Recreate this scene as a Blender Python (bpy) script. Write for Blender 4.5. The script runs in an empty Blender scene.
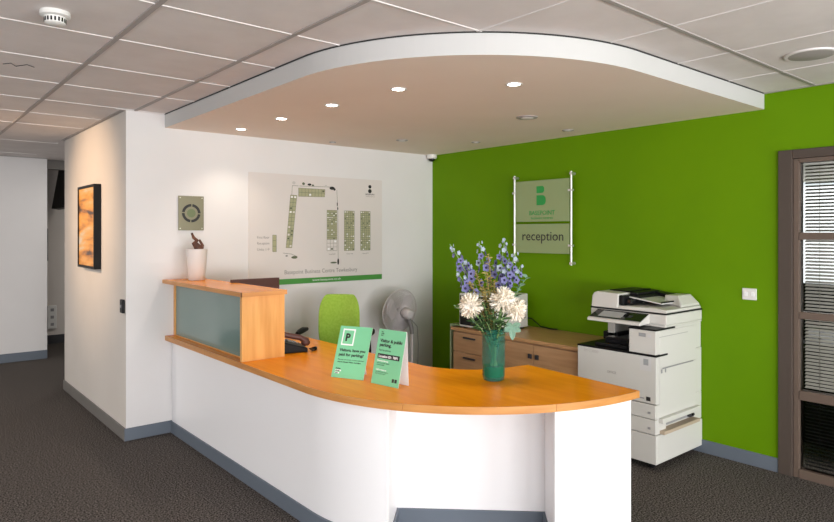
import bpy, bmesh, math, random
from mathutils import Vector, Matrix, Euler
random.seed(7)
PI = math.pi
R = math.radians
C = bpy.context.scene.collection
WX, WY, H = 4.354, 5.072, 2.446      # green wall, white wall, ceiling height
YAW, CAMZ = 0.7152, 1.536

# ------------------------------------------------------------------ materials
def principled(name, col, rough=0.6, metal=0.0, spec=0.5, trans=0.0, ior=1.45, emit=None, estr=0.0, sheen=0.0, alpha=1.0, coat=0.0):
    m = bpy.data.materials.new(name); m.use_nodes = True
    b = m.node_tree.nodes['Principled BSDF']
    b.inputs['Base Color'].default_value = (*col, 1)
    b.inputs['Roughness'].default_value = rough
    b.inputs['Metallic'].default_value = metal
    b.inputs['Specular IOR Level'].default_value = spec
    b.inputs['Transmission Weight'].default_value = trans
    b.inputs['IOR'].default_value = ior
    b.inputs['Alpha'].default_value = alpha
    b.inputs['Coat Weight'].default_value = coat
    if sheen: b.inputs['Sheen Weight'].default_value = sheen
    if emit:
        b.inputs['Emission Color'].default_value = (*emit, 1); b.inputs['Emission Strength'].default_value = estr
    return m

def noise_col(m, c1, c2, scale=8.0, detail=4, stretch=(1,1,1), bump=0.0, bscale=None, lo=0.35, hi=0.65):
    nt = m.node_tree; b = nt.nodes['Principled BSDF']
    tc = nt.nodes.new('ShaderNodeTexCoord'); mp = nt.nodes.new('ShaderNodeMapping')
    mp.inputs['Scale'].default_value = stretch
    n = nt.nodes.new('ShaderNodeTexNoise'); n.inputs['Scale'].default_value = scale; n.inputs['Detail'].default_value = detail
    r = nt.nodes.new('ShaderNodeValToRGB')
    r.color_ramp.elements[0].color = (*c1, 1); r.color_ramp.elements[1].color = (*c2, 1)
    r.color_ramp.elements[0].position = lo; r.color_ramp.elements[1].position = hi
    nt.links.new(tc.outputs['Object'], mp.inputs['Vector']); nt.links.new(mp.outputs['Vector'], n.inputs['Vector'])
    nt.links.new(n.outputs['Fac'], r.inputs['Fac']); nt.links.new(r.outputs['Color'], b.inputs['Base Color'])
    if bump:
        n2 = nt.nodes.new('ShaderNodeTexNoise'); n2.inputs['Scale'].default_value = bscale or scale*4
        n2.inputs['Detail'].default_value = 3
        bp = nt.nodes.new('ShaderNodeBump'); bp.inputs['Strength'].default_value = bump; bp.inputs['Distance'].default_value = 0.004
        nt.links.new(mp.outputs['Vector'], n2.inputs['Vector']); nt.links.new(n2.outputs['Fac'], bp.inputs['Height'])
        nt.links.new(bp.outputs['Normal'], b.inputs['Normal'])
    return m

M = {}
def mk(k, *a, **kw): M[k] = principled(k, *a, **kw); return M[k]
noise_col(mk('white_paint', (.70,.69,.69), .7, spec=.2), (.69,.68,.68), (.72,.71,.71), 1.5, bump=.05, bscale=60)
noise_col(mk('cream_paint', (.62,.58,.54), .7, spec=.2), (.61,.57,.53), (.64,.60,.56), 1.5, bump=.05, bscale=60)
noise_col(mk('green_paint', (.13,.36,.005), .6, spec=.12), (.11,.245,.001), (.125,.268,.001), 1.2, bump=.05, bscale=50)
noise_col(mk('ceiling_tile', (.62,.59,.58), .85, spec=.1), (.68,.635,.62), (.73,.685,.67), 5, bump=.25, bscale=220)
noise_col(mk('soffit_warm_lit', (.66,.60,.56), .7, spec=.2), (.82,.70,.61), (.85,.73,.64), 1.5)  # white soffit, the warm light on its underside put into the colour
noise_col(mk('carpet', (.06,.055,.05), .95, spec=.1), (.018,.015,.013), (.20,.178,.165), 110, 3, bump=.9, bscale=260, lo=.40, hi=.66)
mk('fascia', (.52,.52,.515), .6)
mk('laminate', (.83,.83,.85), .4)
mk('skirting', (.13,.155,.19), .45, spec=.3)
mk('skirting_brown', (.17,.16,.15), .5)
mk('grid', (.36,.33,.32), .6)
mk('grid_white', (.70,.67,.66), .6)
mk('dark_gap', (.03,.03,.03), .9)
noise_col(mk('wood', (.62,.27,.05), .22, spec=.14), (.76,.235,.004), (.85,.295,.008), 3.5, 6, (6,.7,1))
noise_col(mk('wood_edge', (.62,.33,.13), .4), (.47,.20,.05), (.58,.27,.08), 4, 5, (1,1,9))
noise_col(mk('wood_side', (.70,.40,.16), .4), (.60,.29,.075), (.71,.38,.12), 4, 6, (7,7,.6))
noise_col(mk('wood_cabinet', (.36,.21,.12), .4), (.44,.25,.125), (.52,.31,.165), 5, 6, (.8,.8,8))
noise_col(mk('wood_cabinet_top', (.42,.24,.12), .35), (.45,.25,.115), (.52,.30,.145), 5, 6, (7,.8,1))
mk('frosted', (.15,.235,.215), .16, spec=.6, coat=.3)
mk('glass', (.95,.97,.96), .02, trans=1.0, ior=1.1)
mk('copier_white', (.60,.595,.565), .42)
mk('copier_light', (.60,.60,.60), .4)
mk('black', (.008,.008,.009), .45, spec=.2)
mk('gloss_black', (.01,.01,.012), .12)
mk('dark_grey', (.035,.035,.04), .5)
mk('mid_grey', (.28,.28,.29), .5)
mk('screen_grey', (.35,.37,.38), .2)
mk('beige', (.45,.36,.27), .6)
mk('frame_brown', (.075,.058,.048), .5, spec=.3)
mk('frame_brown_light', (.13,.095,.075), .45, spec=.3)
mk('slat', (.66,.63,.56), .45)
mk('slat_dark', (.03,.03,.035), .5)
mk('chrome', (.75,.75,.74), .4, metal=.85)
mk('nickel', (.5,.48,.42), .3, metal=1)
mk('brass', (.20,.185,.125), .38, metal=.45)
mk('acrylic', (.33,.42,.20), .25, alpha=.78)
mk('acrylic2', (.30,.36,.20), .25, alpha=.85)
mk('logo_green', (.02,.30,.06), .5)
mk('ink', (.02,.02,.02), .6)
mk('ink_grey', (.25,.24,.23), .6)
mk('map_panel', (.66,.62,.60), .35)
mk('map_tan', (.36,.36,.22), .6)
mk('map_line', (.10,.12,.07), .6)
mk('map_faint', (.52,.50,.48), .6)
mk('map_green', (.06,.26,.045), .5)
noise_col(mk('chair_green', (.28,.48,.05), .85, sheen=.3), (.26,.45,.04), (.31,.51,.06), 60, bump=.3, bscale=400)
mk('sign_green', (.19,.56,.31), .55)
mk('paper_white', (.82,.83,.84), .6)
mk('fan_grey', (.50,.47,.47), .45)
mk('fan_dark', (.17,.16,.16), .45)
mk('plastic_white', (.72,.72,.70), .4)
mk('vase_teal', (.012,.15,.115), .04, alpha=.52)
mk('vase_green', (.01,.16,.03), .05, alpha=.92)
mk('planter_white', (.66,.63,.61), .4)
noise_col(mk('twig', (.10,.035,.02), .6), (.06,.02,.012), (.16,.06,.03), 20)
noise_col(mk('mum', (.80,.74,.62), .7), (.80,.72,.58), (.90,.87,.80), 14)
mk('petal_blue', (.17,.17,.36), .6)
mk('petal_pale', (.33,.39,.47), .6)
mk('petal_eye', (.015,.01,.05), .6)
mk('leaf', (.05,.12,.035), .55)
mk('leaf_grey', (.16,.30,.22), .6)
mk('leaf_yellow', (.30,.24,.07), .6)
mk('stem', (.20,.34,.12), .6)
mk('maroon', (.08,.03,.025), .4)
mk('lamp_glow', (1,1,1), .4, emit=(1,.96,.9), estr=14)
mk('sky_glow', (1,1,1), .5, emit=(.85,.92,1.0), estr=.6)
def art_mat():
    m = principled('artwork', (.6,.3,.1), .3); nt = m.node_tree; b = nt.nodes['Principled BSDF']
    tc = nt.nodes.new('ShaderNodeTexCoord'); mp = nt.nodes.new('ShaderNodeMapping'); mp.inputs['Scale'].default_value = (.5,1.4,7)
    n = nt.nodes.new('ShaderNodeTexNoise'); n.inputs['Scale'].default_value = 1.6; n.inputs['Detail'].default_value = 6; n.inputs['Distortion'].default_value = .25
    r = nt.nodes.new('ShaderNodeValToRGB'); e = r.color_ramp.elements
    e[0].position = .33; e[0].color = (.06,.025,.012,1); e[1].position = .70; e[1].color = (.62,.58,.52,1)
    for p, c in ((.40,(.50,.19,.012,1)), (.50,(.74,.33,.03,1)), (.59,(.70,.40,.12,1))):
        x = e.new(p); x.color = c
    nt.links.new(tc.outputs['Object'], mp.inputs['Vector']); nt.links.new(mp.outputs['Vector'], n.inputs['Vector'])
    nt.links.new(n.outputs['Fac'], r.inputs['Fac']); nt.links.new(r.outputs['Color'], b.inputs['Base Color'])
    return m
M['artwork'] = art_mat(); mk('plaque_disc', (.13,.15,.08), .35, metal=.5)

# ------------------------------------------------------------------ mesh helpers
class MB:
    def __init__(s): s.v = []; s.f = []; s.mi = []; s.mats = []
    def mat(s, m):
        if m not in s.mats: s.mats.append(m)
        return s.mats.index(m)
    def add(s, vs, fs, m='white_paint', X=None):
        o = len(s.v); k = s.mat(m)
        s.v += [tuple(X @ Vector(v)) if X is not None else tuple(v) for v in vs]
        for f in fs: s.f.append([o+i for i in f]); s.mi.append(k)
        return s
    def box(s, a, b, m='white_paint', X=None):
        x0,x1 = sorted((a[0],b[0])); y0,y1 = sorted((a[1],b[1])); z0,z1 = sorted((a[2],b[2]))
        return s.add([(x0,y0,z0),(x1,y0,z0),(x1,y1,z0),(x0,y1,z0),(x0,y0,z1),(x1,y0,z1),(x1,y1,z1),(x0,y1,z1)],
                     [(0,3,2,1),(4,5,6,7),(0,1,5,4),(1,2,6,5),(2,3,7,6),(3,0,4,7)], m, X)
    def prism(s, pts, z0, z1, m='white_paint', X=None):          # closed outline, counter-clockwise
        n = len(pts)
        vs = [(p[0],p[1],z0) for p in pts]+[(p[0],p[1],z1) for p in pts]
        fs = [tuple(reversed(range(n))), tuple(range(n,2*n))]+[(i,(i+1)%n,n+(i+1)%n,n+i) for i in range(n)]
        return s.add(vs, fs, m, X)
    def lathe(s, prof, n=32, m='white_paint', X=None, caps=True):
        vs = []; fs = []
        for r,z in prof:
            for i in range(n): a = 2*PI*i/n; vs.append((r*math.cos(a), r*math.sin(a), z))
        for j in range(len(prof)-1):
            for i in range(n): fs.append((j*n+i, j*n+(i+1)%n, (j+1)*n+(i+1)%n, (j+1)*n+i))
        if caps: fs.append(tuple(reversed(range(n)))); k=(len(prof)-1)*n; fs.append(tuple(range(k,k+n)))
        return s.add(vs, fs, m, X)
    def tube(s, pts, r, m='white_paint', n=8, X=None):
        pts = [Vector(p) for p in pts]; vs = []; fs = []; rs = r if isinstance(r,(list,tuple)) else [r]*len(pts)
        up = Vector((0,0,1))
        t0 = (pts[1]-pts[0]).normalized()
        if abs(t0.dot(up)) > .95: up = Vector((1,0,0))
        for j,p in enumerate(pts):
            t = (pts[min(j+1,len(pts)-1)]-pts[max(j-1,0)]).normalized()
            a = (up-t*up.dot(t)).normalized(); b = t.cross(a); up = a
            for i in range(n):
                q = 2*PI*i/n; vs.append(p+a*math.cos(q)*rs[j]+b*math.sin(q)*rs[j])
        for j in range(len(pts)-1):
            for i in range(n): fs.append((j*n+i, j*n+(i+1)%n, (j+1)*n+(i+1)%n, (j+1)*n+i))
        fs.append(tuple(reversed(range(n)))); k=(len(pts)-1)*n; fs.append(tuple(range(k,k+n)))
        return s.add(vs, fs, m, X)
    def sphere(s, c, r, m='white_paint', n=16, k=10, X=None):
        rx,ry,rz = r if isinstance(r,(tuple,list)) else (r,r,r)
        vs=[(c[0],c[1],c[2]-rz)]
        for j in range(1,k):
            a=-PI/2+PI*j/k
            for i in range(n): q=2*PI*i/n; vs.append((c[0]+rx*math.cos(a)*math.cos(q), c[1]+ry*math.cos(a)*math.sin(q), c[2]+rz*math.sin(a)))
        vs.append((c[0],c[1],c[2]+rz)); e=len(vs)-1
        fs=[(0,1+(i+1)%n,1+i) for i in range(n)]
        for j in range(k-2):
            for i in range(n): fs.append((1+j*n+i,1+j*n+(i+1)%n,1+(j+1)*n+(i+1)%n,1+(j+1)*n+i))
        fs += [(e,1+(k-2)*n+i,1+(k-2)*n+(i+1)%n) for i in range(n)]
        return s.add(vs, fs, m, X)
    def build(s, name, parent=None, bevel=0, smooth=False, seg=2, sub=0):
        me = bpy.data.meshes.new(name); me.from_pydata(s.v, [], s.f)
        for m in s.mats: me.materials.append(M[m])
        for p,k in zip(me.polygons, s.mi): p.material_index = k
        bm = bmesh.new(); bm.from_mesh(me); bmesh.ops.recalc_face_normals(bm, faces=bm.faces); bm.to_mesh(me); bm.free()
        if smooth:
            for p in me.polygons: p.use_smooth = True
        o = bpy.data.objects.new(name, me); C.objects.link(o)
        if parent is not None: o.parent = parent
        if bevel:
            b = o.modifiers.new('Bevel','BEVEL'); b.width = bevel; b.segments = seg; b.limit_method = 'ANGLE'; b.angle_limit = R(40)
            b.harden_normals = False
        if sub:
            b = o.modifiers.new('Sub','SUBSURF'); b.levels = sub; b.render_levels = sub
        if smooth and hasattr(me,'set_sharp_from_angle'): me.set_sharp_from_angle(angle=R(42))
        return o

def thing(name, label, cat, loc=(0,0,0), rz=0, group=None):
    o = bpy.data.objects.new(name, None); C.objects.link(o); o.location = loc; o.rotation_euler = (0,0,rz)
    o.empty_display_size = .1
    o['label'] = label; o['category'] = cat
    if group: o['group'] = group
    return o
def tag(o, label, cat, group=None, kind=None):
    o['label'] = label; o['category'] = cat
    if group: o['group'] = group
    if kind: o['kind'] = kind
    return o
def struct(o): o['kind'] = 'structure'; return o
def dup(root, loc=None, rz=None, label=None, group=None):
    def cp(o, par):
        c = o.copy(); C.objects.link(c); c.parent = par
        for ch in o.children: cp(ch, c)
        return c
    r = cp(root, None)
    if loc is not None: r.location = loc
    if rz is not None: r.rotation_euler = (0,0,rz)
    if label: r['label'] = label
    if group: r['group'] = group
    return r
def origin(o, p):                                    # move a one-mesh thing's origin to p
    p = Vector(p); o.data.transform(Matrix.Translation(-p)); o.location = p; return o
def frame(o, xd, yd):
    xd = Vector(xd).normalized(); yd = Vector(yd).normalized(); zd = xd.cross(yd)
    m = Matrix((xd, yd, zd)).transposed().to_4x4(); m.translation = Vector(o); return m
def text(name, s, size, X, mat, parent=None, align='LEFT', bold=0.0, width=None):
    cu = bpy.data.curves.new('t','FONT'); cu.body = s; cu.size = size; cu.align_x = align; cu.offset = bold; cu.extrude = .0004
    cu.resolution_u = 3
    t = bpy.data.objects.new('t', cu); C.objects.link(t)
    bpy.context.view_layer.update()
    me = bpy.data.meshes.new_from_object(t.evaluated_get(bpy.context.evaluated_depsgraph_get()))
    bpy.data.objects.remove(t); bpy.data.curves.remove(cu)
    if width:
        xs = [v.co.x for v in me.vertices]; w = max(xs)-min(xs); k = width/w; me.transform(Matrix.Diagonal((k,1,1,1)))
    me.transform(X); me.materials.clear(); me.materials.append(M[mat]); me.name = name
    o = bpy.data.objects.new(name, me); C.objects.link(o)
    if parent is not None: o.parent = parent
    return o

# ================================================================== SETTING
X0, Y0, X1, Y1 = -4.2, -3.2, WX+.1, 10.2
struct(MB().box((X0,Y0,-.1),(7.2,Y1+.1,0),'carpet').build('floor'))
struct(MB().box((X0,Y0,H),(7.2,Y1+.1,H+.1),'ceiling_tile').build('ceiling'))
# walls
struct(MB().box((1.3718,WY-.0005,0),(1.4722,WY+.0002,H)).box((1.4722,WY-.0005,0),(WX+.1,WY+.1,H)).build('wall_rear'))
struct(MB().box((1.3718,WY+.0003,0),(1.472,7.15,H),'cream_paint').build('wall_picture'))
g = MB()
g.box((WX,1.659,0),(WX+.1,WY,H),'green_paint'); g.box((WX,-.6,2.059),(WX+.1,1.659,H),'green_paint'); g.box((WX,Y0,0),(WX+.1,-.6,H),'green_paint')
struct(g.build('wall_green'))
struct(MB().box((X0,9.05,0),(1.548,9.17,H)).build('wall_hall'))
struct(MB().box((X0,Y1,0),(4.0,Y1+.1,H),'cream_paint').build('wall_corridor'))
struct(MB().box((3.2,7.15,0),(3.3,Y1,H)).box((1.472,7.05,0),(3.3,7.149,H)).build('wall_corridor_end'))
struct(MB().box((1.4,9.17,2.33),(3.2,9.3,H),'skirting_brown').build('trim_1'))
# left and back walls of the room, each with a run of windows
def wall_openings(name, axis, c, t, lo, hi, ops, z0, z1, mat='white_paint'):
    b = MB()
    def bx(a0,a1,q0,q1):
        if axis == 'x': b.box((c,a0,q0),(c+t,a1,q1),mat)
        else: b.box((a0,c,q0),(a1,c+t,q1),mat)
    cur = lo
    for a0,a1 in ops:
        bx(cur,a0,0,H); bx(a0,a1,0,z0); bx(a0,a1,z1,H); cur = a1
    bx(cur,hi,0,H)
    return struct(b.build(name))
backops = [(-2.6,-.9),(-.5,1.5),(1.9,3.9)]
leftops = [(-2.2,-.2),(.4,2.4),(3.2,5.2)]
wall_openings('wall_front','y',Y0,-.12,X0,X1,backops,.35,2.3)
wall_openings('wall_left','x',X0,-.12,Y0-.12,Y1,leftops,.8,2.2)
wn = 1
def win(axis, c, a0, a1, z0, z1):
    global wn
    t = thing('window_%d'%wn, 'x', 'window'); del t['label']; del t['category']; struct(t); wn += 1
    f = MB(); w = .05
    def bx(p0,p1,q0,q1,d0,d1,m):
        if axis=='y': f.box((p0,c+d0,q0),(p1,c+d1,q1),m)
        else: f.box((c+d0,p0,q0),(c+d1,p1,q1),m)
    mid = (a0+a1)/2
    bx(a0,a1,z0,z0+w,-.09,-.03,'plastic_white'); bx(a0,a1,z1-w,z1,-.09,-.03,'plastic_white')
    for p in (a0,mid-w/2,a1-w): bx(p,p+w,z0+w,z1-w,-.09,-.03,'plastic_white')
    f.build('window_frame',t)
for a0,a1 in backops: win('y',Y0,a0,a1,.35,2.3)
for a0,a1 in leftops: win('x',X0,a0,a1,.8,2.2)
# soffit
SC = (2.85,2.95)
def arc(c, r, a0, a1, n): return [(c[0]+r*math.cos(R(a0+(a1-a0)*i/n)), c[1]+r*math.sin(R(a0+(a1-a0)*i/n))) for i in range(n+1)]
so = [(1.65,WY),(1.65,2.95)]+arc(SC,1.2,180,270,40)[1:]+[(WX,1.75),(WX,WY)]
sof = MB().prism(so, 2.341, H, 'soffit_warm_lit')
for i in range(len(sof.f)):                     # fascia stays neutral; only the underside carries warm light in its colour
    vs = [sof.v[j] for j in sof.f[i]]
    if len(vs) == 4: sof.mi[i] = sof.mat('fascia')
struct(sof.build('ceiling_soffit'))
# shadow gap over the fascia
def ribbon(pts, w, z0, z1, m, b):
    for (x0,y0),(x1,y1) in zip(pts[:-1],pts[1:]):
        d = Vector((x1-x0,y1-y0)); n = Vector((-d.y,d.x)).normalized()*w
        b.add([(x0,y0,z0),(x1,y1,z0),(x1+n.x,y1+n.y,z0),(x0+n.x,y0+n.y,z0),(x0,y0,z1),(x1,y1,z1),(x1+n.x,y1+n.y,z1),(x0+n.x,y0+n.y,z1)],
              [(0,3,2,1),(4,5,6,7),(0,1,5,4),(1,2,6,5),(2,3,7,6),(3,0,4,7)], m)
tr = MB(); ribbon([(p[0],p[1]) for p in so[:-1]], -.006, H-.006, H-.0005, 'dark_gap', tr)
struct(tr.build('trim_2'))
# suspended ceiling grid
GX, GY = .8345, .2498
thick = MB(); thin = MB()
def free(x, y):                                  # is this point of the ceiling outside the soffit?
    if x > 1.65 and y > 2.95: return False
    if x > 2.85 and y > 1.75: return False
    if x > 1.65 and y > 1.75 and (x-SC[0])**2+(y-SC[1])**2 < 1.2**2: return False
    if x > 1.372 and y > WY: return False
    return True
def run(axis, c, lo, hi, w, drop, mat, b):
    s = None; st = .01; v = lo
    while v <= hi+st:
        ok = v < hi and (free(c,v) if axis=='y' else free(v,c))
        if ok and s is None: s = v
        if not ok and s is not None:
            if axis=='y': b.box((c-w/2,s,H-drop),(c+w/2,v-st,H-.0003),mat)
            else: b.box((s,c-w/2,H-drop),(v-st,c+w/2,H-.0003),mat)
            s = None
        v += st
for i in range(-9,6):
    x = GX+.6*i
    if x > WX-.05: continue
    isk = i in (0,1)
    if isk:
        run('y', x, 2.05, 5.9 if i==0 else 5.07, .024, .005, 'grid', thick); run('y', x, Y0+.1, 2.05, .011, .004, 'grid_white', thin)
    elif i < 0 and i % 2 == 0: continue
    elif i < 0:
        run('y', x, Y0+.1, 9.04, .011, .004, 'grid_white', thin)
    else: run('y', x, Y0+.1, 2.6, .009, .004, 'grid_white', thin)
for j in range(-5,15):
    y = GY+.6*j
    if j in (1,-1,-3,11,13): 
        if j > 1: continue
        run('x', y, X0+.1, 2.03, .011, .004, 'grid_white', thin); continue
    if j == 2:
        run('x', y, 2.03, WX, .024, .005, 'grid', thick); run('x', y, X0+.1, 2.03, .011, .004, 'grid_white', thin)
    else: run('x', y, X0+.1, WX if y < WY else 1.37, .011, .004, 'grid_white', thin)
run('y', .834, 5.9, 9.04, .02, .005, 'grid', thick)
thick.box((1.372-.03,WY,H-.006),(1.3715,7.15,H-.0004),'grid'); thick.box((X0,9.02,H-.006),(1.548,9.049,H-.0004),'grid')
thick.box((WX-.02,Y0,H-.006),(WX-.0005,1.749,H-.0004),'grid')
thick.box((1.3,WY-.012,H-.006),(1.645,WY-.0005,H-.0004),'grid_white')
struct(thick.build('trim_3')); struct(thin.build('trim_4'))
# baseboards
def board(n, a, b, m='skirting'): return struct(MB().box(a,b,m).build(n, bevel=.003))
board('baseboard_rear', (1.36,WY-.013,0),(1.714,WY-.0005,.092))
board('baseboard_picture', (1.359,WY+.001,0),(1.3715,7.15,.092),'skirting_brown')
board('baseboard_green', (WX-.013,1.66,0),(WX-.0005,WY-.02,.09))
board('baseboard_hall', (X0+.01,9.037,0),(1.548,9.0495,.105))
board('baseboard_corridor', (1.0,Y1-.013,0),(3.2,Y1-.0005,.12),'dark_grey')
board('baseboard_rear_inner', (2.5,WY-.013,0),(WX-.02,WY-.0005,.092))

# glazed screen in the green wall: frame, rails, panes, blinds
d = thing('door_1','x','door'); del d['label']; del d['category']; struct(d)
fy0, fy1 = -.55, 1.659
f = MB().box((WX-.02,fy1-.085,0),(WX+.11,fy1,2.059),'frame_brown').box((WX-.02,fy0,0),(WX+.11,fy0+.085,2.059),'frame_brown').box((WX-.02,fy0+.085,2.002),(WX+.11,fy1-.085,2.059),'frame_brown')
f.build('frame', d, bevel=.004)
s = MB().box((WX-.006,fy1-.12,.0),(WX+.07,fy1-.086,2.001),'frame_brown_light').box((WX-.006,.50,0),(WX+.07,.60,2.001),'frame_brown_light')
s.build('stile', d, bevel=.003)
rails = [(.0,.055),(.49,.548),(.998,1.042),(1.492,1.538),(1.975,2.001)]
for a,b in rails: MB().box((WX-.01,.601,a),(WX+.06,fy1-.121,b),'frame_brown_light').build('rail', d, bevel=.003)
for (a0,a1),(b0,b1) in zip(rails[:-1],rails[1:]):
    MB().box((WX+.02,.601,a1),(WX+.026,fy1-.121,b0),'glass').build('pane', d)
for (a0,a1),(b0,b1) in zip(rails[:-1],rails[1:]):
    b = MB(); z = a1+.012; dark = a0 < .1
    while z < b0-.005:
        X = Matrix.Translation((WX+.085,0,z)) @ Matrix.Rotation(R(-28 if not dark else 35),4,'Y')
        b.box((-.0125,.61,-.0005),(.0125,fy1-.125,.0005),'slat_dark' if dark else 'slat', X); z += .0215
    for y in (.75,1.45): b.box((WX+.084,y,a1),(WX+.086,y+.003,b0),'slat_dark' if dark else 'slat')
    b.build('blind', d)
MB().box((WX+.0,-.465,0),(WX+.04,.499,2.001),'frame_brown').build('leaf_panel', d)
# the office seen through the blinds
struct(MB().box((7.1,Y0,0),(7.2,WY,.6)).box((7.1,Y0,2.1),(7.2,WY,H)).box((7.1,Y0,.6),(7.2,.9,2.1)).box((7.1,3.6,.6),(7.2,WY,2.1)).box((WX+.1,WY,0),(7.2,WY+.1,H)).box((WX+.1,Y0-.1,0),(7.2,Y0,H)).build('wall_office'))
w = thing('window_%d'%wn,'x','window'); del w['label']; del w['category']; struct(w)
MB().box((7.17,.9,.6),(7.18,3.6,2.1),'sky_glow').build('pane',w)
fr = MB().box((7.08,.9,.6),(7.14,3.6,.65),'plastic_white').box((7.08,.9,2.05),(7.14,3.6,2.1),'plastic_white')
for y in (.9,1.8,2.66,3.55): fr.box((7.08,y,.65),(7.14,y+.05,2.05),'plastic_white')
fr.build('window_frame',w)
t = thing('office_desk','dark office desk seen dimly through the blinds','desk',(5.5,1.7,0))
MB().box((-.4,-.9,.70),(.4,.9,.73),'dark_grey').build('desk_top',t)
MB().box((-.38,-.88,0),(-.35,.88,.69),'black').build('modesty_panel',t)
for y in (-.88,.85): MB().box((-.34,y,0),(.38,y+.03,.699),'black').build('side_panel',t)
t = thing('office_monitor','black monitor standing on the office desk behind the blinds','monitor',(5.35,1.85,.731))
MB().box((-.01,-.26,.1),(.02,.26,.42),'black').build('screen',t,bevel=.004)
MB().box((-.08,-.1,0),(.1,.1,.012),'black').box((-.01,-.02,.012),(.01,.02,.1),'black').build('stand',t)

# ================================================================== RECEPTION DESK
D = thing('reception_desk','curved white reception desk with glossy orange wood worktop and raised glass-fronted box','desk',(1.72,WY-.02,0))
def dk(b, name, parent=None, **k):
    o = b.build(name, None, **k)
    o.parent = D if parent is None else parent
    if parent is None: o.matrix_parent_inverse = Matrix.Identity(4); o.data.transform(Matrix.Translation(-D.location))
    return o
def dks(b, name, parent, **k):        # sub-part: same local frame as its parent
    o = b.build(name, parent, **k); o.data.transform(Matrix.Translation(-D.location)); return o
ZT, ZB = .747, .713
ye = WY-.001
outer = [(1.65+.004,ye),(1.654,2.95)]+arc(SC,1.196,180,270,60)[1:]
inner = [(2.925,2.53)]+arc((2.86,2.97),.42,270,180,24)+[(2.44,ye)]
top = dk(MB().prism(outer+[(2.862,1.754)]+inner, ZB, ZT, 'wood'), 'worktop')
# edge banding in three lengths with the joints of the photo
edge_pts = [(1.65,ye),(1.65,4.2),(1.65,3.4),(1.65,2.95)]+arc(SC,1.2,180,270,90)[1:]
def cutpts(a0,a1): return arc(SC,1.2,a0,a1,40)
for seg_pts in ([(1.65,ye),(1.65,2.95)]+cutpts(180,210.9)[1:], cutpts(211.0,245.2), cutpts(245.3,270)):
    b = MB(); ribbon(seg_pts, .0045, ZB-.0005, ZT+.0005, 'wood_edge', b); dks(b,'edge_band',top)
b = MB(); ribbon([(2.85,1.749),(2.865,1.749),(2.93,2.53)], .0045, ZB-.0005, ZT+.0005,'wood_edge',b); dks(b,'edge_band',top)
# front panels
def shell(pts, w, z0, z1, m='laminate'): b = MB(); ribbon(pts, w, z0, z1, m, b); return b
RP = 1.15
def strip(pts, w, z0, z1, m):
    n = len(pts); o2 = []
    for i,(x,y) in enumerate(pts):
        a = Vector(pts[max(i-1,0)]); c = Vector(pts[min(i+1,n-1)]); dd = (c-a).normalized(); o2.append((x-dd.y*w, y+dd.x*w))
    return MB().prism(pts+o2[::-1], z0, z1, m)
XF = SC[0]-RP-.0
dk(strip([(XF,ye-.012),(XF,2.95)]+arc(SC,RP,180,205.97,30)[1:], .02, 0, ZB-.0006,'laminate'),'front_panel',smooth=True)
dk(strip(arc(SC,RP,246.16,270.95,24), .02, 0, ZB-.0006,'laminate'),'front_panel',smooth=True)
pL = (2.059,2.686); pR = (2.611,2.143)
aL = arc(SC,RP-.021,205.97,205.97,1)[0]; aR = arc(SC,RP-.021,246.16,246.16,1)[0]
dk(strip([aL,pL], .018, 0, ZB-.0006,'laminate'),'recess_side')
dk(strip([pR,aR], .018, 0, ZB-.0006,'laminate'),'recess_side')
dk(strip([pL,pR], .018, 0, ZB-.0006,'laminate'),'recess_panel')
dk(strip([(2.845,1.82),(2.91,2.49)], .02, 0, ZB-.0006,'laminate'),'end_panel')
dk(strip([(XF-.012,ye-.014),(XF-.012,2.95)]+arc(SC,RP+.012,180,205.2,20)[1:], .0115, 0, .088,'skirting'),'skirting',bevel=.002)
dl = Vector((pR[0]-pL[0],pR[1]-pL[1])).normalized(); nr = Vector((-dl.y,dl.x))*-1
def off(p,k=.012): return (p[0]+nr.x*k, p[1]+nr.y*k)
dk(strip([off(pL,.012),off(pR,.012)], .0115, 0, .088,'skirting'),'skirting',bevel=.002)
def lerp(a,b,t): return (a[0]+(b[0]-a[0])*t, a[1]+(b[1]-a[1])*t)
dk(strip([(aL[0]+.009,aL[1]-.008),(off(pL,.013)[0]+.009,off(pL,.013)[1]-.008)], .011, 0, .088,'skirting'),'skirting')
dk(strip([(off(pR,.013)[0]-.009,off(pR,.013)[1]+.008),(aR[0]-.009,aR[1]+.008)], .011, 0, .088,'skirting'),'skirting')
# raised box
bx = dk(MB().box((1.635,3.655,1.151),(1.932,ye,1.178),'wood'),'raised_shelf')
b = MB().box((1.631,3.651,1.1505),(1.635,ye,1.1785),'wood_edge').box((1.631,3.651,1.1505),(1.932,3.655,1.1785),'wood_edge'); dks(b,'edge_band',bx)
dk(MB().box((1.665,3.72,ZT+.0005),(1.95,3.748,1.1505),'wood_side'),'raised_end_panel')
dk(MB().box((1.715,ye-.035,ZT+.0005),(1.94,ye,1.1505),'wood_side'),'raised_post')
dk(MB().box((1.722,3.7485,ZT+.006),(1.730,ye-.0355,1.146),'frosted'),'glass_panel')
dk(MB().box((1.716,3.7485,ZT+.0005),(1.736,ye-.0355,ZT+.006),'wood_side').box((1.716,3.7485,1.146),(1.736,ye-.0355,1.1505),'wood_side'),'glass_bead')
dk(MB().box((1.90,3.7485,ZT+.0005),(1.915,ye-.0355,1.1505),'laminate'),'raised_back_panel')

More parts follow.
